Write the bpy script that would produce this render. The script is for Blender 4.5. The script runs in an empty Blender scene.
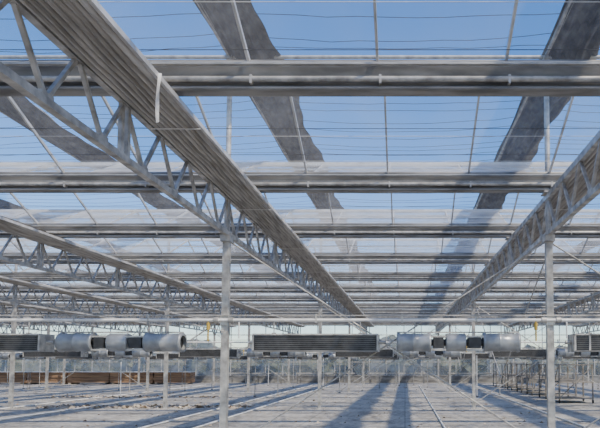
import bpy, math, random
from mathutils import Vector, Matrix
random.seed(7)
H=1.6; S=3.2; Y1=5.39; XL=-2.945; DX=5.32
YS=Y1-3*S; NG=15
GY=[YS+S*i for i in range(NG)]            # gutter rows, ends at ~40.6
YE=GY[-1]
POSTY=[-1.01,8.59,18.19,27.79,37.39]
TX=[XL+DX*k for k in range(-6,5)]
X0=TX[0]; X1=TX[-1]

# ---------------- materials
def newmat(name):
    m=bpy.data.materials.new(name); m.use_nodes=True
    nt=m.node_tree; nt.nodes.clear()
    return m,nt,nt.nodes,nt.links
def surf(name,c1,c2,rough=.5,metal=0.,scale=4.,detail=6.,bump=0.,stretch=None,lo=.35,hi=.65,rv=0.):
    m,nt,N,L=newmat(name)
    o=N.new('ShaderNodeOutputMaterial'); b=N.new('ShaderNodeBsdfPrincipled')
    b.inputs['Roughness'].default_value=rough; b.inputs['Metallic'].default_value=metal
    tc=N.new('ShaderNodeTexCoord'); mp=N.new('ShaderNodeMapping')
    if stretch: mp.inputs['Scale'].default_value=stretch
    nz=N.new('ShaderNodeTexNoise'); nz.inputs['Scale'].default_value=scale; nz.inputs['Detail'].default_value=detail
    cr=N.new('ShaderNodeValToRGB'); cr.color_ramp.elements[0].position=lo; cr.color_ramp.elements[1].position=hi
    cr.color_ramp.elements[0].color=(*c1,1); cr.color_ramp.elements[1].color=(*c2,1)
    L.new(tc.outputs['Object'],mp.inputs[0]); L.new(mp.outputs[0],nz.inputs['Vector'])
    L.new(nz.outputs['Fac'],cr.inputs[0]); L.new(cr.outputs[0],b.inputs['Base Color'])
    if rv:
        mr=N.new('ShaderNodeMapRange'); mr.inputs[1].default_value=.35; mr.inputs[2].default_value=.65
        mr.inputs[3].default_value=rough+rv; mr.inputs[4].default_value=rough-rv
        L.new(nz.outputs['Fac'],mr.inputs[0]); L.new(mr.outputs[0],b.inputs['Roughness'])
    if bump:
        bp=N.new('ShaderNodeBump'); bp.inputs['Strength'].default_value=bump; bp.inputs['Distance'].default_value=.02
        L.new(nz.outputs['Fac'],bp.inputs['Height']); L.new(bp.outputs[0],b.inputs['Normal'])
    L.new(b.outputs[0],o.inputs[0]); return m
galv=surf('galvanised_steel',(.26,.25,.23),(.54,.52,.48),.45,.25,7,lo=.34,hi=.64,rv=.1)
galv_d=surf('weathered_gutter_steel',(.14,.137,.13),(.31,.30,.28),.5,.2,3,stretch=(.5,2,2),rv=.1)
alu=surf('aluminium_bar',(.42,.415,.40),(.62,.61,.59),.45,.25,5)
white=surf('white_paint',(.66,.655,.63),(.85,.84,.81),.45,0,5)
screen=surf('folded_screen_fabric',(.26,.242,.215),(.53,.50,.455),.85,0,3,stretch=(9,.6,3),bump=.3)
netm=surf('external_shade_net',(.085,.083,.08),(.20,.195,.19),.9,0,4,bump=.5)
dark=surf('black_enamel',(.015,.015,.016),(.05,.05,.052),.5,.1,8)
darkw=surf('wire_dark',(.06,.06,.06),(.12,.12,.12),.6,.2,8)
fanm=surf('fan_housing_zinc',(.22,.23,.24),(.40,.415,.425),.4,.4,4,rv=.08)
rust=surf('orange_brown_boards',(.17,.10,.06),(.36,.23,.13),.85,0,2,stretch=(.3,1,6))
brass=surf('yellow_fitting',(.45,.30,.05),(.6,.42,.10),.5,.3,6)
crate=surf('weathered_timber',(.14,.125,.105),(.32,.29,.25),.85,0,3)
green=surf('foliage',(.04,.045,.028),(.12,.13,.08),.9,0,2.5,bump=.6)
paper=surf('dry_debris',(.22,.15,.09),(.62,.55,.45),.9,0,2)

def glassmat(name,base,top,white_p):
    m,nt,N,L=newmat(name)
    o=N.new('ShaderNodeOutputMaterial')
    tr=N.new('ShaderNodeBsdfTransparent'); tr.inputs[0].default_value=(.97,.98,.985,1)
    df=N.new('ShaderNodeBsdfDiffuse'); df.inputs[0].default_value=(.82,.825,.83,1)
    tl=N.new('ShaderNodeBsdfTranslucent'); tl.inputs[0].default_value=(.88,.88,.88,1)
    gl=N.new('ShaderNodeBsdfGlossy'); gl.inputs['Roughness'].default_value=.12
    m1=N.new('ShaderNodeMixShader'); m1.inputs[0].default_value=.66
    L.new(df.outputs[0],m1.inputs[1]); L.new(tl.outputs[0],m1.inputs[2])
    m1b=N.new('ShaderNodeMixShader'); m1b.inputs[0].default_value=.10
    L.new(m1.outputs[0],m1b.inputs[1]); L.new(gl.outputs[0],m1b.inputs[2])
    lw=N.new('ShaderNodeLayerWeight'); lw.inputs[0].default_value=.5
    pw=N.new('ShaderNodeMath'); pw.operation='POWER'; pw.inputs[1].default_value=2.3
    L.new(lw.outputs['Facing'],pw.inputs[0])
    tc=N.new('ShaderNodeTexCoord')
    mp=N.new('ShaderNodeMapping'); mp.inputs['Scale'].default_value=(1/1.33,1/1.6,.001)
    mp.inputs['Location'].default_value=(-XL/1.33,-YS/1.6,0)
    fl=N.new('ShaderNodeVectorMath'); fl.operation='FLOOR'
    wn=N.new('ShaderNodeTexWhiteNoise')
    L.new(tc.outputs['Object'],mp.inputs[0]); L.new(mp.outputs[0],fl.inputs[0]); L.new(fl.outputs[0],wn.inputs['Vector'])
    nz=N.new('ShaderNodeTexNoise'); nz.inputs['Scale'].default_value=1.3; nz.inputs['Detail'].default_value=8
    L.new(tc.outputs['Object'],nz.inputs['Vector'])
    a=N.new('ShaderNodeMapRange'); a.inputs[3].default_value=base; a.inputs[4].default_value=top
    L.new(pw.outputs[0],a.inputs[0])
    b=N.new('ShaderNodeMapRange'); b.inputs[1].default_value=.3; b.inputs[2].default_value=.75; b.inputs[3].default_value=.5; b.inputs[4].default_value=1.5
    L.new(nz.outputs['Fac'],b.inputs[0])
    c=N.new('ShaderNodeMapRange'); c.inputs[1].default_value=.0; c.inputs[2].default_value=1; c.inputs[3].default_value=.6; c.inputs[4].default_value=white_p
    L.new(wn.outputs['Value'],c.inputs[0])
    x=N.new('ShaderNodeMath'); x.operation='MULTIPLY'; L.new(a.outputs[0],x.inputs[0]); L.new(b.outputs[0],x.inputs[1])
    y=N.new('ShaderNodeMath'); y.operation='MULTIPLY'; y.use_clamp=True; L.new(x.outputs[0],y.inputs[0]); L.new(c.outputs[0],y.inputs[1])
    m2=N.new('ShaderNodeMixShader'); L.new(y.outputs[0],m2.inputs[0]); L.new(tr.outputs[0],m2.inputs[1]); L.new(m1b.outputs[0],m2.inputs[2])
    L.new(m2.outputs[0],o.inputs[0]); return m
glass=glassmat('dusty_roof_glass',.06,.76,1.6)
glassw=glassmat('dusty_wall_glass',.28,.6,1.3)

# floor
m,nt,N,L=newmat('dusty_concrete'); concrete=m
o=N.new('ShaderNodeOutputMaterial'); b=N.new('ShaderNodeBsdfPrincipled'); b.inputs['Roughness'].default_value=.7
tc=N.new('ShaderNodeTexCoord')
n1=N.new('ShaderNodeTexNoise'); n1.inputs['Scale'].default_value=.7; n1.inputs['Detail'].default_value=12; n1.inputs['Roughness'].default_value=.78
n2=N.new('ShaderNodeTexNoise'); n2.inputs['Scale'].default_value=6; n2.inputs['Detail'].default_value=10; n2.inputs['Roughness'].default_value=.7
L.new(tc.outputs['Object'],n1.inputs['Vector']); L.new(tc.outputs['Object'],n2.inputs['Vector'])
mx=N.new('ShaderNodeMath'); mx.operation='MULTIPLY_ADD'; mx.inputs[1].default_value=.55
hf=N.new('ShaderNodeMath'); hf.operation='MULTIPLY'; hf.inputs[1].default_value=.45
L.new(n2.outputs['Fac'],hf.inputs[0]); L.new(n1.outputs['Fac'],mx.inputs[0]); L.new(hf.outputs[0],mx.inputs[2])
cr=N.new('ShaderNodeValToRGB'); e=cr.color_ramp.elements
e[0].position=.42; e[0].color=(.17,.155,.13,1); e[1].position=.57; e[1].color=(.54,.505,.445,1)
L.new(mx.outputs[0],cr.inputs[0])
br=N.new('ShaderNodeTexBrick'); br.inputs['Scale'].default_value=1; br.offset=0
br.inputs['Brick Width'].default_value=2.66; br.inputs['Row Height'].default_value=3.2; br.inputs['Mortar Size'].default_value=.02
br.inputs['Color1'].default_value=(1,1,1,1); br.inputs['Color2'].default_value=(.9,.9,.9,1); br.inputs['Mortar'].default_value=(.6,.6,.6,1)
L.new(tc.outputs['Object'],br.inputs['Vector'])
mm=N.new('ShaderNodeMix'); mm.data_type='RGBA'; mm.blend_type='MULTIPLY'; mm.inputs[0].default_value=1
L.new(cr.outputs[0],mm.inputs[6]); L.new(br.outputs[0],mm.inputs[7]); L.new(mm.outputs[2],b.inputs['Base Color'])
bp=N.new('ShaderNodeBump'); bp.inputs['Strength'].default_value=.6; bp.inputs['Distance'].default_value=.05
L.new(n2.outputs['Fac'],bp.inputs['Height']); L.new(bp.outputs[0],b.inputs['Normal']); L.new(b.outputs[0],o.inputs[0])
soil=surf('outside_gravel',(.24,.22,.19),(.38,.36,.31),.95,0,.5)

# ---------------- mesh builder
class MB:
    def __init__(s): s.v=[];s.f=[];s.m=[];s.mats=[];s.sm=[]
    def mi(s,mat):
        if mat not in s.mats: s.mats.append(mat)
        return s.mats.index(mat)
    def add(s,vs,fs,mat,smooth=False):
        o=len(s.v); s.v+= [tuple(p) for p in vs]; k=s.mi(mat)
        for f in fs: s.f.append([i+o for i in f]); s.m.append(k); s.sm.append(smooth)
    def beam(s,p0,p1,w,h,mat,up=(0,0,1)):
        p0=Vector(p0);p1=Vector(p1); d=(p1-p0).normalized(); u=Vector(up)
        if abs(d.dot(u))>.98: u=Vector((0,1,0))
        a=d.cross(u).normalized(); c=a.cross(d).normalized()
        vs=[]
        for p in (p0,p1):
            for i,j in ((-1,-1),(1,-1),(1,1),(-1,1)): vs.append(p+a*i*w/2+c*j*h/2)
        s.add(vs,[(0,3,2,1),(4,5,6,7),(0,1,5,4),(1,2,6,5),(2,3,7,6),(3,0,4,7)],mat)
    def box(s,x0,x1,y0,y1,z0,z1,mat):
        s.beam(((x0+x1)/2,y0,(z0+z1)/2),((x0+x1)/2,y1,(z0+z1)/2),x1-x0,z1-z0,mat)
    def tube(s,p0,p1,r,mat,n=8,r1=None,cap=True):
        p0=Vector(p0);p1=Vector(p1); d=(p1-p0).normalized(); u=Vector((0,0,1))
        if abs(d.dot(u))>.98: u=Vector((0,1,0))
        a=d.cross(u).normalized(); c=a.cross(d).normalized(); r1=r if r1 is None else r1
        vs=[]
        for p,rr in ((p0,r),(p1,r1)):
            for i in range(n):
                t=2*math.pi*i/n; vs.append(p+a*math.cos(t)*rr+c*math.sin(t)*rr)
        s.add(vs,[(i,(i+1)%n,n+(i+1)%n,n+i) for i in range(n)],mat,True)
        if cap: s.add(vs,[tuple(range(n-1,-1,-1)),tuple(range(n,2*n))],mat)
    def lathe_x(s,cx,cy,cz,prof,mat,n=24):
        vs=[]
        for x,r in prof:
            for i in range(n):
                t=2*math.pi*i/n; vs.append((cx+x,cy+math.cos(t)*r,cz+math.sin(t)*r))
        fs=[]
        for k in range(len(prof)-1):
            for i in range(n): fs.append((k*n+i,(k+1)*n+i,(k+1)*n+(i+1)%n,k*n+(i+1)%n))
        s.add(vs,fs,mat,True)
    def extr(s,prof,y0,y1,mat,axis='x',closed=True,smooth=False):
        n=len(prof); vs=[]
        for t in (y0,y1):
            for a,z in prof: vs.append((t,a,z) if axis=='x' else (a,t,z))
        fs=[(i,(i+1)%n,n+(i+1)%n,n+i) for i in range(n if closed else n-1)]
        s.add(vs,fs,mat,smooth)
        if closed: s.add(vs,[tuple(range(n-1,-1,-1)),tuple(range(n,2*n))],mat)
    def mesh(s,name):
        me=bpy.data.meshes.new(name); me.from_pydata(s.v,[],s.f)
        for mt in s.mats: me.materials.append(mt)
        me.polygons.foreach_set('material_index',s.m); me.polygons.foreach_set('use_smooth',s.sm)
        me.update(); return me
def put(name,me,loc=(0,0,0),parent=None):
    ob=bpy.data.objects.new(name,me); ob.location=loc; bpy.context.collection.objects.link(ob)
    if parent: ob.parent=parent
    return ob

# ---------------- ground + floor
g=MB(); g.add([(-150,-60,-.06),(150,-60,-.06),(150,200,-.06),(-150,200,-.06)],[(0,1,2,3)],soil); put('ground',g.mesh('ground'))
g=MB(); g.box(X0-2,X1+.6,YS-.4,YE+.4,-.055,0,concrete); put('floor',g.mesh('floor'))

# ---------------- lattice girders (along Y)
zb=H+2.12; zt=H+2.74
g=MB()
g.beam((0,YS,zt),(0,YE,zt),.07,.09,galv); g.beam((0,YS,zb),(0,YE,zb),.08,.07,galv)
p=.8; n=int(round((YE-YS)/p))
for i in range(n):
    y=YS+i*p
    g.beam((0,y+.03,zt-.04),(0,y+p/2,zb+.03),.032,.040,galv,up=(1,0,0))
    g.beam((0,y+p/2,zb+.03),(0,y+p-.03,zt-.04),.032,.040,galv,up=(1,0,0))
    g.beam((.0,y+p/2-.07,zb+.055),(.0,y+p/2+.07,zb+.055),.05,.05,galv)
for y in GY:
    g.beam((0,y-.06,zb),(0,y-.06,zt),.045,.05,galv); g.beam((0,y+.06,zb),(0,y+.06,zt),.045,.05,galv)
    g.box(-.09,.09,y-.12,y+.12,zt+.045,zt+.065,galv)
    g.box(-.04,.04,y-.05,y+.05,zt+.06,H+2.93,galv_d)
gm=g.mesh('lattice_girder')
for x in TX: put('lattice_girder',gm,(x,0,0))

# ---------------- folded energy screen beside each girder
g=MB()
NJ=160
ys=[YS+.2+ (YE-YS-.4)*i/NJ for i in range(NJ+1)]
NF=8
nx=NF*6+1; vs=[];fs=[]
for j,y in enumerate(ys):
    wob=.010*math.sin(j*1.7)+.008*math.sin(j*.63)
    for i in range(nx):
        t=i/(nx-1); x=.05+.50*t+.004*math.sin(j*.9+i*.2)
        z=zt-.01-.050*abs(math.sin(math.pi*NF*t))**.7-wob*math.sin(math.pi*t)
        vs.append((x,y,z))
for j in range(NJ):
    for i in range(nx-1): fs.append((j*nx+i,j*nx+i+1,(j+1)*nx+i+1,(j+1)*nx+i))
g.add(vs,fs,screen)
g.beam((.57,YS,zt),(.57,YE,zt),.035,.05,alu)
nt_=13; vt=[]
for j,y in enumerate(ys):
    for i in range(nt_):
        t=i/(nt_-1); vt.append((.05+.5*t,y,zt+.05+.02*math.sin(i*2.1+j*.5)))
g.add(vt,[(j*nt_+i,(j+1)*nt_+i,(j+1)*nt_+i+1,j*nt_+i+1) for j in range(NJ) for i in range(nt_-1)],screen)
y=YS+.5
while y<YE:
    g.beam((.03,y,zt-.07),(.6,y,zt-.07),.012,.006,white); y+=3.2
sm=g.mesh('folded_energy_screen')
for x in TX[:-1]: put('folded_energy_screen',sm,(x,0,0))

# hanging white strap on the near screen
g=MB(); sx=XL+.6; sy=4.88; vs=[]
for i in range(17):
    t=i/16; xx=sx+.006*math.sin(t*6)-.012*t; yy=sy-.02*math.sin(t*4); z=H+2.76-t*.48
    vs+=[(xx-.016,yy,z),(xx+.016,yy+.01*math.cos(t*9),z)]
g.add(vs,[(2*i,2*i+1,2*i+3,2*i+2) for i in range(16)],white); put('hanging_strap',g.mesh('hanging_strap'))

# ---------------- gutters (along X)
g=MB()
pr=[(-.10,3.10),(-.12,3.12),(-.13,3.09),(-.085,2.95),(.085,2.95),(.13,3.09),(.12,3.12),(.10,3.10),(.07,2.975),(-.07,2.975)]
pr=[(a,z+H) for a,z in pr]
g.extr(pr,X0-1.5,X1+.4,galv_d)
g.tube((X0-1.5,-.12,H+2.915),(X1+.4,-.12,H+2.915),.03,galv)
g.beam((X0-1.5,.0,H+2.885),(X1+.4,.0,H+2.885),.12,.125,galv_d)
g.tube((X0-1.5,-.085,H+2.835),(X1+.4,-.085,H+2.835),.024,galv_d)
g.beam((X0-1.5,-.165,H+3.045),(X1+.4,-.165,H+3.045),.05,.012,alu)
x=X0-1.3
while x<X1+.3:
    g.box(x-.012,x+.012,-.15,.10,H+2.86,H+2.95,galv); x+=1.33
gm=g.mesh('roof_gutter')
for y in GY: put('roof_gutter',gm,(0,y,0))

# ---------------- roof bars/ridges + glass
ZG=H+3.10; ZR=H+3.88
g=MB()
xs=[XL+1.33*k for k in range(-24,17)]
xs=[x for x in xs if X0-1.5<=x<=X1+.3]
for i in range(NG-1):
    a=GY[i]; c=a+S; mid=a+S/2
    for x in xs:
        g.beam((x,a+.1,ZG),(x,mid,ZR),.028,.045,alu); g.beam((x,mid,ZR),(x,c-.1,ZG),.028,.045,alu)
    g.beam((X0-1.5,mid,ZR+.02),(X1+.4,mid,ZR+.02),.07,.07,alu)
    g.beam((X0-1.5,mid-.75,ZR-.36),(X1+.4,mid-.75,ZR-.36),.03,.03,alu)
put('roof_glazing_bars',g.mesh('roof_glazing_bars'))
g=MB()
for i in range(NG-1):
    a=GY[i]; mid=a+S/2; c=a+S
    for k in range(len(xs)-1):
        xa,xb=xs[k]+.014,xs[k+1]-.014
        g.add([(xa,a+.1,ZG+.02),(xb,a+.1,ZG+.02),(xb,mid-.03,ZR+.03),(xa,mid-.03,ZR+.03)],[(0,1,2,3)],glass)
        g.add([(xa,mid+.03,ZR+.03),(xb,mid+.03,ZR+.03),(xb,c-.1,ZG+.02),(xa,c-.1,ZG+.02)],[(0,1,2,3)],glass)
put('roof_glass',g.mesh('roof_glass'))

# ---------------- posts
def postmesh():
    g=MB()
    g.box(-.055,.055,-.045,.045,.012,zb-.03,galv)
    g.box(-.12,.12,-.12,.12,0,.012,galv)
    for sx in (-.09,.09):
        for sy in (-.09,.09): g.tube((sx,sy,.01),(sx,sy,.05),.012,galv,6)
    g.box(-.08,.08,-.10,.10,zb-.14,zb-.035,galv)
    g.box(-.065,.065,-.07,.07,H+.60,H+.76,galv)
    g.tube((-.075,0,H+.68),(.075,0,H+.68),.02,dark,6)
    g.tube((0,0,H+3.12),(0,0,H+5.12),.045,galv,10)
    g.box(-.07,.07,-.07,.07,H+3.10,H+3.14,galv)
    g.box(-.05,.05,-.1,.1,H+5.06,H+5.12,galv)
    g.beam((0,0,H+4.5),(.45,0,H+5.08),.03,.03,galv)
    return g.mesh('support_post')
pm=postmesh()
for y in POSTY:
    for x in TX: put('support_post',pm,(x,y,0))

# ---------------- external shade bundles and rails and wires
ZO=H+5.15
g=MB()
g.beam((0,YS,ZO),(0,YE,ZO),.06,.08,galv)
vs=[];fs=[]; nx=19; nj=320
for j in range(nj+1):
    y=YS+(YE-YS)*j/nj
    w=.92+.07*math.sin(j*.21)+.02*math.sin(j*.9)
    for i in range(nx):
        t=i/(nx-1)
        x=-.08+w*t+.015*math.sin(i*3+j*.3)
        z=ZO+.02+.045*math.sin(i*2.4+.4*math.sin(j*.22))-.12*math.sin(math.pi*t)*(1+.4*math.sin(j*.35))
        vs.append((x,y,z))
for j in range(nj):
    for i in range(nx-1): fs.append((j*nx+i,j*nx+i+1,(j+1)*nx+i+1,(j+1)*nx+i))
g.add(vs,fs,netm,True)
om=g.mesh('external_shade_net_bundle')
for x in TX[:-1]: put('external_shade_net_bundle',om,(x,0,0))
g=MB()
for y in POSTY: g.tube((X0,y,ZO-.02),(X1,y,ZO-.02),.03,galv,8)
put('external_crossbar',g.mesh('external_crossbar'))
g=MB(); y=YS+.3; k=0
while y<YE:
    for a in range(len(TX)-1):
        xa,xb=TX[a],TX[a+1]; sg=random.uniform(.03,.16); pts=[]
        for i in range(13):
            t=i/12; pts.append((xa+(xb-xa)*t,y+random.uniform(-.02,.02),ZO+.08-sg*4*t*(1-t)+random.uniform(-.008,.008)))
        for i in range(12): g.tube(pts[i],pts[i+1],.006,darkw,3,cap=False)
    y+=random.choice((.32,.4,.48))
put('external_net_wires',g.mesh('external_net_wires'))
g=MB()
for a in GY[:-1]:
    for d in (.8,1.6,2.4):
        g.tube((X0,a+d,zt+.07),(X1,a+d,zt+.07),.004,darkw,4,cap=False)
        g.tube((X0,a+d+.1,zt+.02),(X1,a+d+.1,zt+.02),.003,white,4,cap=False)
put('screen_support_wires',g.mesh('screen_support_wires'))

# ---------------- horizontal service pipes at post rows
for r,y in enumerate(POSTY[1:]):
    g=MB(); z=H+.68; yy=y-.085
    g.tube((X0,yy,z),(X1,yy,z),.026,white,10)
    g.tube((X0,yy+.0,z+.075),(X1,yy,z+.075),.010,galv,6)
    for x in TX:
        g.tube((x-.16,yy,z),(x-.08,yy,z),.045,galv,10); g.tube((x+.08,yy,z),(x+.16,yy,z),.045,galv,10)
        g.tube((x-.25,yy,z),(x-.25,yy,z-.34),.014,brass,8); g.tube((x-.25,yy,z-.05),(x-.25,yy,z-.16),.03,brass,8)
        g.tube((x+.25,yy,z),(x+.25,yy,z-.30),.012,white,8)
        for d in (1.5,2.9,4.1): g.beam((x+d,yy,z-.04),(x+d,yy,z+.1),.03,.05,galv)
    put('service_pipe',g.mesh('service_pipe'))

# ---------------- air heater boxes and circulation fans
def heater():
    g=MB(); w=.975
    g.box(-w,w,-.17,.17,-.13,.11,dark)
    g.box(-w-.02,w+.02,-.19,.19,.11,.135,galv)
    g.box(-w-.02,w+.02,-.185,.185,-.15,-.13,galv_d)
    g.box(-w-.03,-w,-.18,.18,-.15,.12,galv); g.box(w,w+.03,-.18,.18,-.15,.12,galv)
    for i in range(7):
        z=-.105+i*.033; g.box(-w+.02,w-.02,-.175,-.17,z,z+.004,galv_d)
    for x in (-.7,.7):
        g.tube((x,0,.13),(x,-.0,.38),.008,galv,6); g.box(x-.03,x+.03,-.03,.03,.135,.16,galv)
    g.tube((w+.03,0,0),(w+.14,0,0),.03,galv,10); g.tube((-w-.12,0,0),(-w-.03,0,0),.03,galv,10)
    return g.mesh('air_heater_box')
def fan():
    g=MB(); R=.145
    for x0,x1 in ((-.99,-.44),(.40,.99)):
        g.lathe_x(0,0,0,[(x0,R*.78),(x0,R*1.08),(x0+.03,R*1.1),(x0+.06,R),(x0+.25,R),(x0+.255,R*1.04),(x0+.275,R*1.04),(x0+.28,R),(x1-.06,R),(x1-.03,R*1.1),(x1,R*1.08),(x1,R*.78)],fanm)
        g.lathe_x(0,0,0,[(x0+.06,.001),(x0+.05,R*.8)],dark); g.lathe_x(0,0,0,[(x1-.05,R*.8),(x1-.06,.001)],dark)
    g.lathe_x(0,0,0,[(-.20,.001),(-.20,R*.95),(-.18,R),(.10,R),(.12,R*.95),(.12,.001)],fanm)
    for x0,x1 in ((-.44,-.20),(.12,.40)):
        g.tube((x0-.03,0,0),(x1+.03,0,0),.055,dark,12)
        g.box(x0+.04,x1-.04,-.11,.11,-.09,.08,dark)
        g.beam((x0,-.1,.09),(x1,-.1,.09),.02,.03,galv); g.beam((x0,-.1,-.12),(x1,-.1,-.12),.02,.03,galv)
    for x in (-.7,.7):
        g.tube((x,0,R),(x,0,.38),.008,galv,6)
    g.beam((-.99,0,R+.02),(.99,0,R+.02),.05,.02,galv)
    return g.mesh('circulation_fan')
hm=heater(); fm=fan()
zc=H+.315; yr=8.5
f=525
def X(px,Y): return (px-405)/f*Y
for c in (-15,317,633): put('air_heater_box',hm,(X(c,yr),yr,zc))
for c in (122,458): put('circulation_fan',fm,(X(c,yr),yr,zc))
for y in POSTY[2:]:
    for x in TX[:-1]:
        put('air_heater_box',hm,(x+1.55,y-.09,zc)); put('circulation_fan',fm,(x+3.85,y-.09,zc))
for x in (TX[2],TX[3],TX[7],TX[8]):
    put('air_heater_box',hm,(x+1.55,yr,zc)); put('circulation_fan',fm,(x+3.85,yr,zc))

# ---------------- braces
g=MB()
xr=TX[6]
xn=TX[7]
def cross(xa,xb,y): 
    g.tube((xa,y+.06,zb-.1),(xb,y+.06,.15),.014,galv,6); g.tube((xa,y+.075,.15),(xb,y+.075,zb-.1),.014,galv,6)
cross(xr,xn,8.59); cross(xn,TX[8],8.59); cross(xr,xn,18.19); cross(xn,TX[8],27.79); cross(TX[3],TX[4],27.79); cross(TX[1],TX[2],18.19)
cross(xr,xn,27.79); cross(xn,TX[8],18.19); cross(xn,TX[8],37.39); cross(TX[4],TX[5],37.39)
for x in (TX[7],TX[3],TX[1]):
    for a,c in ((8.59,18.19),(18.19,27.79)):
        g.tube((x+.07,a,zb-.1),(x+.07,(a+c)/2,1.2),.014,galv,6)
        g.tube((x+.07,(a+c)/2,1.2),(x+.07,c,zb-.1),.014,galv,6)
g.tube((xr,8.52,H+.72),(xr-.55,8.52,H+.35),.012,galv,6); g.tube((xr,8.52,H+.5),(xr-1.0,8.52,H+.72),.010,galv,6)
put('wind_brace_rods',g.mesh('wind_brace_rods'))

# ---------------- walls
def glazed_wall(name,p0,p1):
    g=MB(); p0=Vector(p0);p1=Vector(p1); d=p1-p0; Ln=d.length; n=int(Ln/1.33); top=ZG-.25
    up=Vector((0,0,1))
    for i in range(n+1):
        q=p0+d*i/n; g.beam(q,q+up*top,.05,.06,alu)
    for z in (.55,1.6,2.7,3.7,top): g.beam(p0+up*z,p1+up*z,.05,.06,galv)
    g.beam(p0+up*.27,p1+up*.27,.10,.54,galv_d)
    g.add([p0+up*.55,p1+up*.55,p1+up*top,p0+up*top],[(0,1,2,3)],glassw)
    put(name,g.mesh(name))
glazed_wall('wall_far',(X0-1.5,YE+.2,0),(X1+.4,YE+.2,0))
glazed_wall('wall_left',(X0-1.5,YS-.2,0),(X0-1.5,YE+.2,0))
glazed_wall('wall_right',(X1+.4,YS-.2,0),(X1+.4,YE+.2,0))
glazed_wall('wall_back',(X0-1.5,YS-.2,0),(X1+.4,YS-.2,0))

# ---------------- far clutter
g=MB()
x=-33
while x<-17.5:
    w=random.uniform(2.6,3.2)
    z=.1
    for xx in (x+.2,x+w-.3): g.box(xx,xx+.1,37.9,39.1,0,.1,crate)
    for l in range(4):
        g.box(x+random.uniform(0,.05),x+w-.03,38+random.uniform(0,.1),39,z,z+.17,rust); z+=.19
    g.box(x,x+w-.03,37.95,39,z,z+.03,white)
    x+=w+.02
put('stacked_boards',g.mesh('stacked_boards'))
def bench(Lx):
    g=MB()
    for x in (0.1,Lx/2,Lx-.1):
        for y in (.1,1.3): g.box(x-.025,x+.025,y-.025,y+.025,0,.7,galv_d)
        g.beam((x,.1,.35),(x,1.3,.35),.03,.03,galv_d)
    g.box(0,Lx,0,.03,.70,.80,galv); g.box(0,Lx,1.37,1.4,.70,.80,galv)
    for i in range(int(Lx/.2)): g.box(i*.2,i*.2+.05,.03,1.37,.72,.74,galv_d)
    g.box(0,.03,.03,1.37,.70,.80,galv); g.box(Lx-.03,Lx,.03,1.37,.7,.80,galv)
    return g.mesh('growing_bench')
bm_=bench(4.2)
for x,y in ((-8,38.6),(-2.7,38.6),(-13.2,38.6),(3.2,38.6),(8.6,38.6)): put('growing_bench',bm_,(x,y,0))
# thin vertical standpipes
g=MB(); k=0
while k<60:
    x=random.uniform(-30,13); y=random.uniform(23,37)
    if min(abs(y-q) for q in POSTY)<.6 or 5.5<x<7.8 or min(abs(x-q) for q in TX)<.4: continue
    k+=1
    h=random.choice((1.9,1.6,1.3,1.0)); g.tube((x,y,0),(x+random.uniform(-.03,.03),y,h),.018,random.choice((galv,galv_d,white)),6)
    g.tube((x,y,0),(x,y,.06),.06,galv_d,8)
put('standpipes',g.mesh('standpipes'))
# pale pipes lying on the floor into the distance
g=MB()
for x in (-13.6,-11.1,-6.3,-5.0,.95,4.35):
    g.tube((x,YS+1,.028),(x,36,.028),.025,white,6,cap=True)
    y=YS+2
    while y<35: g.box(x-.08,x+.08,y-.02,y+.02,0,.012,galv_d); y+=1.6
put('floor_heating_pipes',g.mesh('floor_heating_pipes'))
def trolley():
    g=MB(); W=1.3;D=1.1;Ht=1.5
    for x in (0,W):
        for y in (0,D): g.box(x-.025,x+.025,y-.025,y+.025,.14,Ht,crate); g.tube((x-.02,y,.07),(x+.02,y,.07),.07,dark,10); g.box(x-.01,x+.01,y-.02,y+.02,.07,.16,dark)
    for z in (.16,.8,1.47): g.box(-.02,W+.02,-.02,D+.02,z,z+.035,crate)
    g.beam((0,-.03,.2),(W,-.03,Ht-.05),.02,.04,crate); g.beam((-.03,0,Ht-.05),(-.03,D,.2),.02,.04,crate)
    return g.mesh('slatted_trolley')
tm=trolley()
for i in range(7):
    put('slatted_trolley',tm,(6.0+random.uniform(-.1,.1)+ (i%2)*.1,20.5+i*2.3,0))
# debris
g=MB()
def chip(x,y,s):
    a=random.uniform(0,6.28); h=random.uniform(.2,.8)*s
    pts=[(x+s*math.cos(a+t)*random.uniform(.6,1),y+s*math.sin(a+t)*random.uniform(.6,1),.001+ (h if k==1 else 0)) for k,t in enumerate((0,1.6,3.1,4.7))]
    g.add(pts,[(0,1,2),(0,2,3)],paper)
for i in range(520):
    chip(random.uniform(-13,-5.5),random.gauss(18.8,.35),random.uniform(.03,.14))
for i in range(1500):
    chip(random.uniform(-25,8),random.uniform(11,37),random.uniform(.015,.08))
for i in range(350):
    chip(random.uniform(-16,-8),random.gauss(24,.3),random.uniform(.03,.14))
put('floor_debris',g.mesh('floor_debris'))
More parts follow.
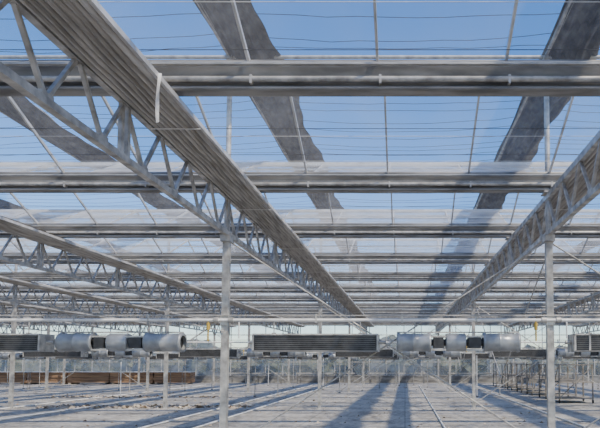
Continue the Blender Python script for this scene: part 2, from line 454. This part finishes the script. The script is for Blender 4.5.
# outside hedge
g=MB()
def blob(cx,cy,cz,r):
    n=10;mm=7;vs=[];fs=[]
    for i in range(mm+1):
        ph=math.pi*i/mm
        for j in range(n):
            th=2*math.pi*j/n; rr=r*random.uniform(.8,1.15)
            vs.append((cx+rr*math.sin(ph)*math.cos(th),cy+rr*math.sin(ph)*math.sin(th),max(-.05,cz+rr*math.cos(ph))))
    for i in range(mm):
        for j in range(n): fs.append((i*n+j,(i+1)*n+j,(i+1)*n+(j+1)%n,i*n+(j+1)%n))
    g.add(vs,fs,green)
x=-75
while x<60:
    r=random.uniform(1.5,2.3); blob(x,56+random.uniform(-2,2),r*.8,r); x+=r*.9
put('hedge',g.mesh('hedge'))

# ---------------- light
w=bpy.data.worlds.new('sky'); bpy.context.scene.world=w; w.use_nodes=True
nt=w.node_tree; bg=nt.nodes['Background']; sk=nt.nodes.new('ShaderNodeTexSky'); sk.sky_type='NISHITA'
sk.sun_disc=False; sk.sun_elevation=math.radians(48); sk.sun_rotation=math.radians(150); sk.air_density=1.0; sk.dust_density=.7; sk.ozone_density=2.8
hs=nt.nodes.new('ShaderNodeHueSaturation'); hs.inputs['Saturation'].default_value=1.3; hs.inputs['Hue'].default_value=.508
nt.links.new(sk.outputs[0],hs.inputs['Color']); nt.links.new(hs.outputs[0],bg.inputs[0]); bg.inputs[1].default_value=.33
sd=bpy.data.lights.new('sun','SUN'); sd.energy=6.4; sd.angle=math.radians(1.4); sd.color=(1,.90,.75)
so=bpy.data.objects.new('sun',sd); bpy.context.collection.objects.link(so)
d=Vector((.50,-.42,.78)); so.rotation_euler=d.to_track_quat('Z','Y').to_euler(); so.location=(20,-20,30)

# ---------------- camera
cd=bpy.data.cameras.new('camera'); cd.lens=f/600*36; cd.sensor_width=36
cd.shift_x=-105/600; cd.shift_y=(148-f*math.tan(math.radians(3)))/600
cd.clip_end=500
co=bpy.data.objects.new('camera',cd); bpy.context.collection.objects.link(co)
co.location=(0,0,H); co.rotation_euler=(math.radians(93),0,0)
bpy.context.scene.camera=co
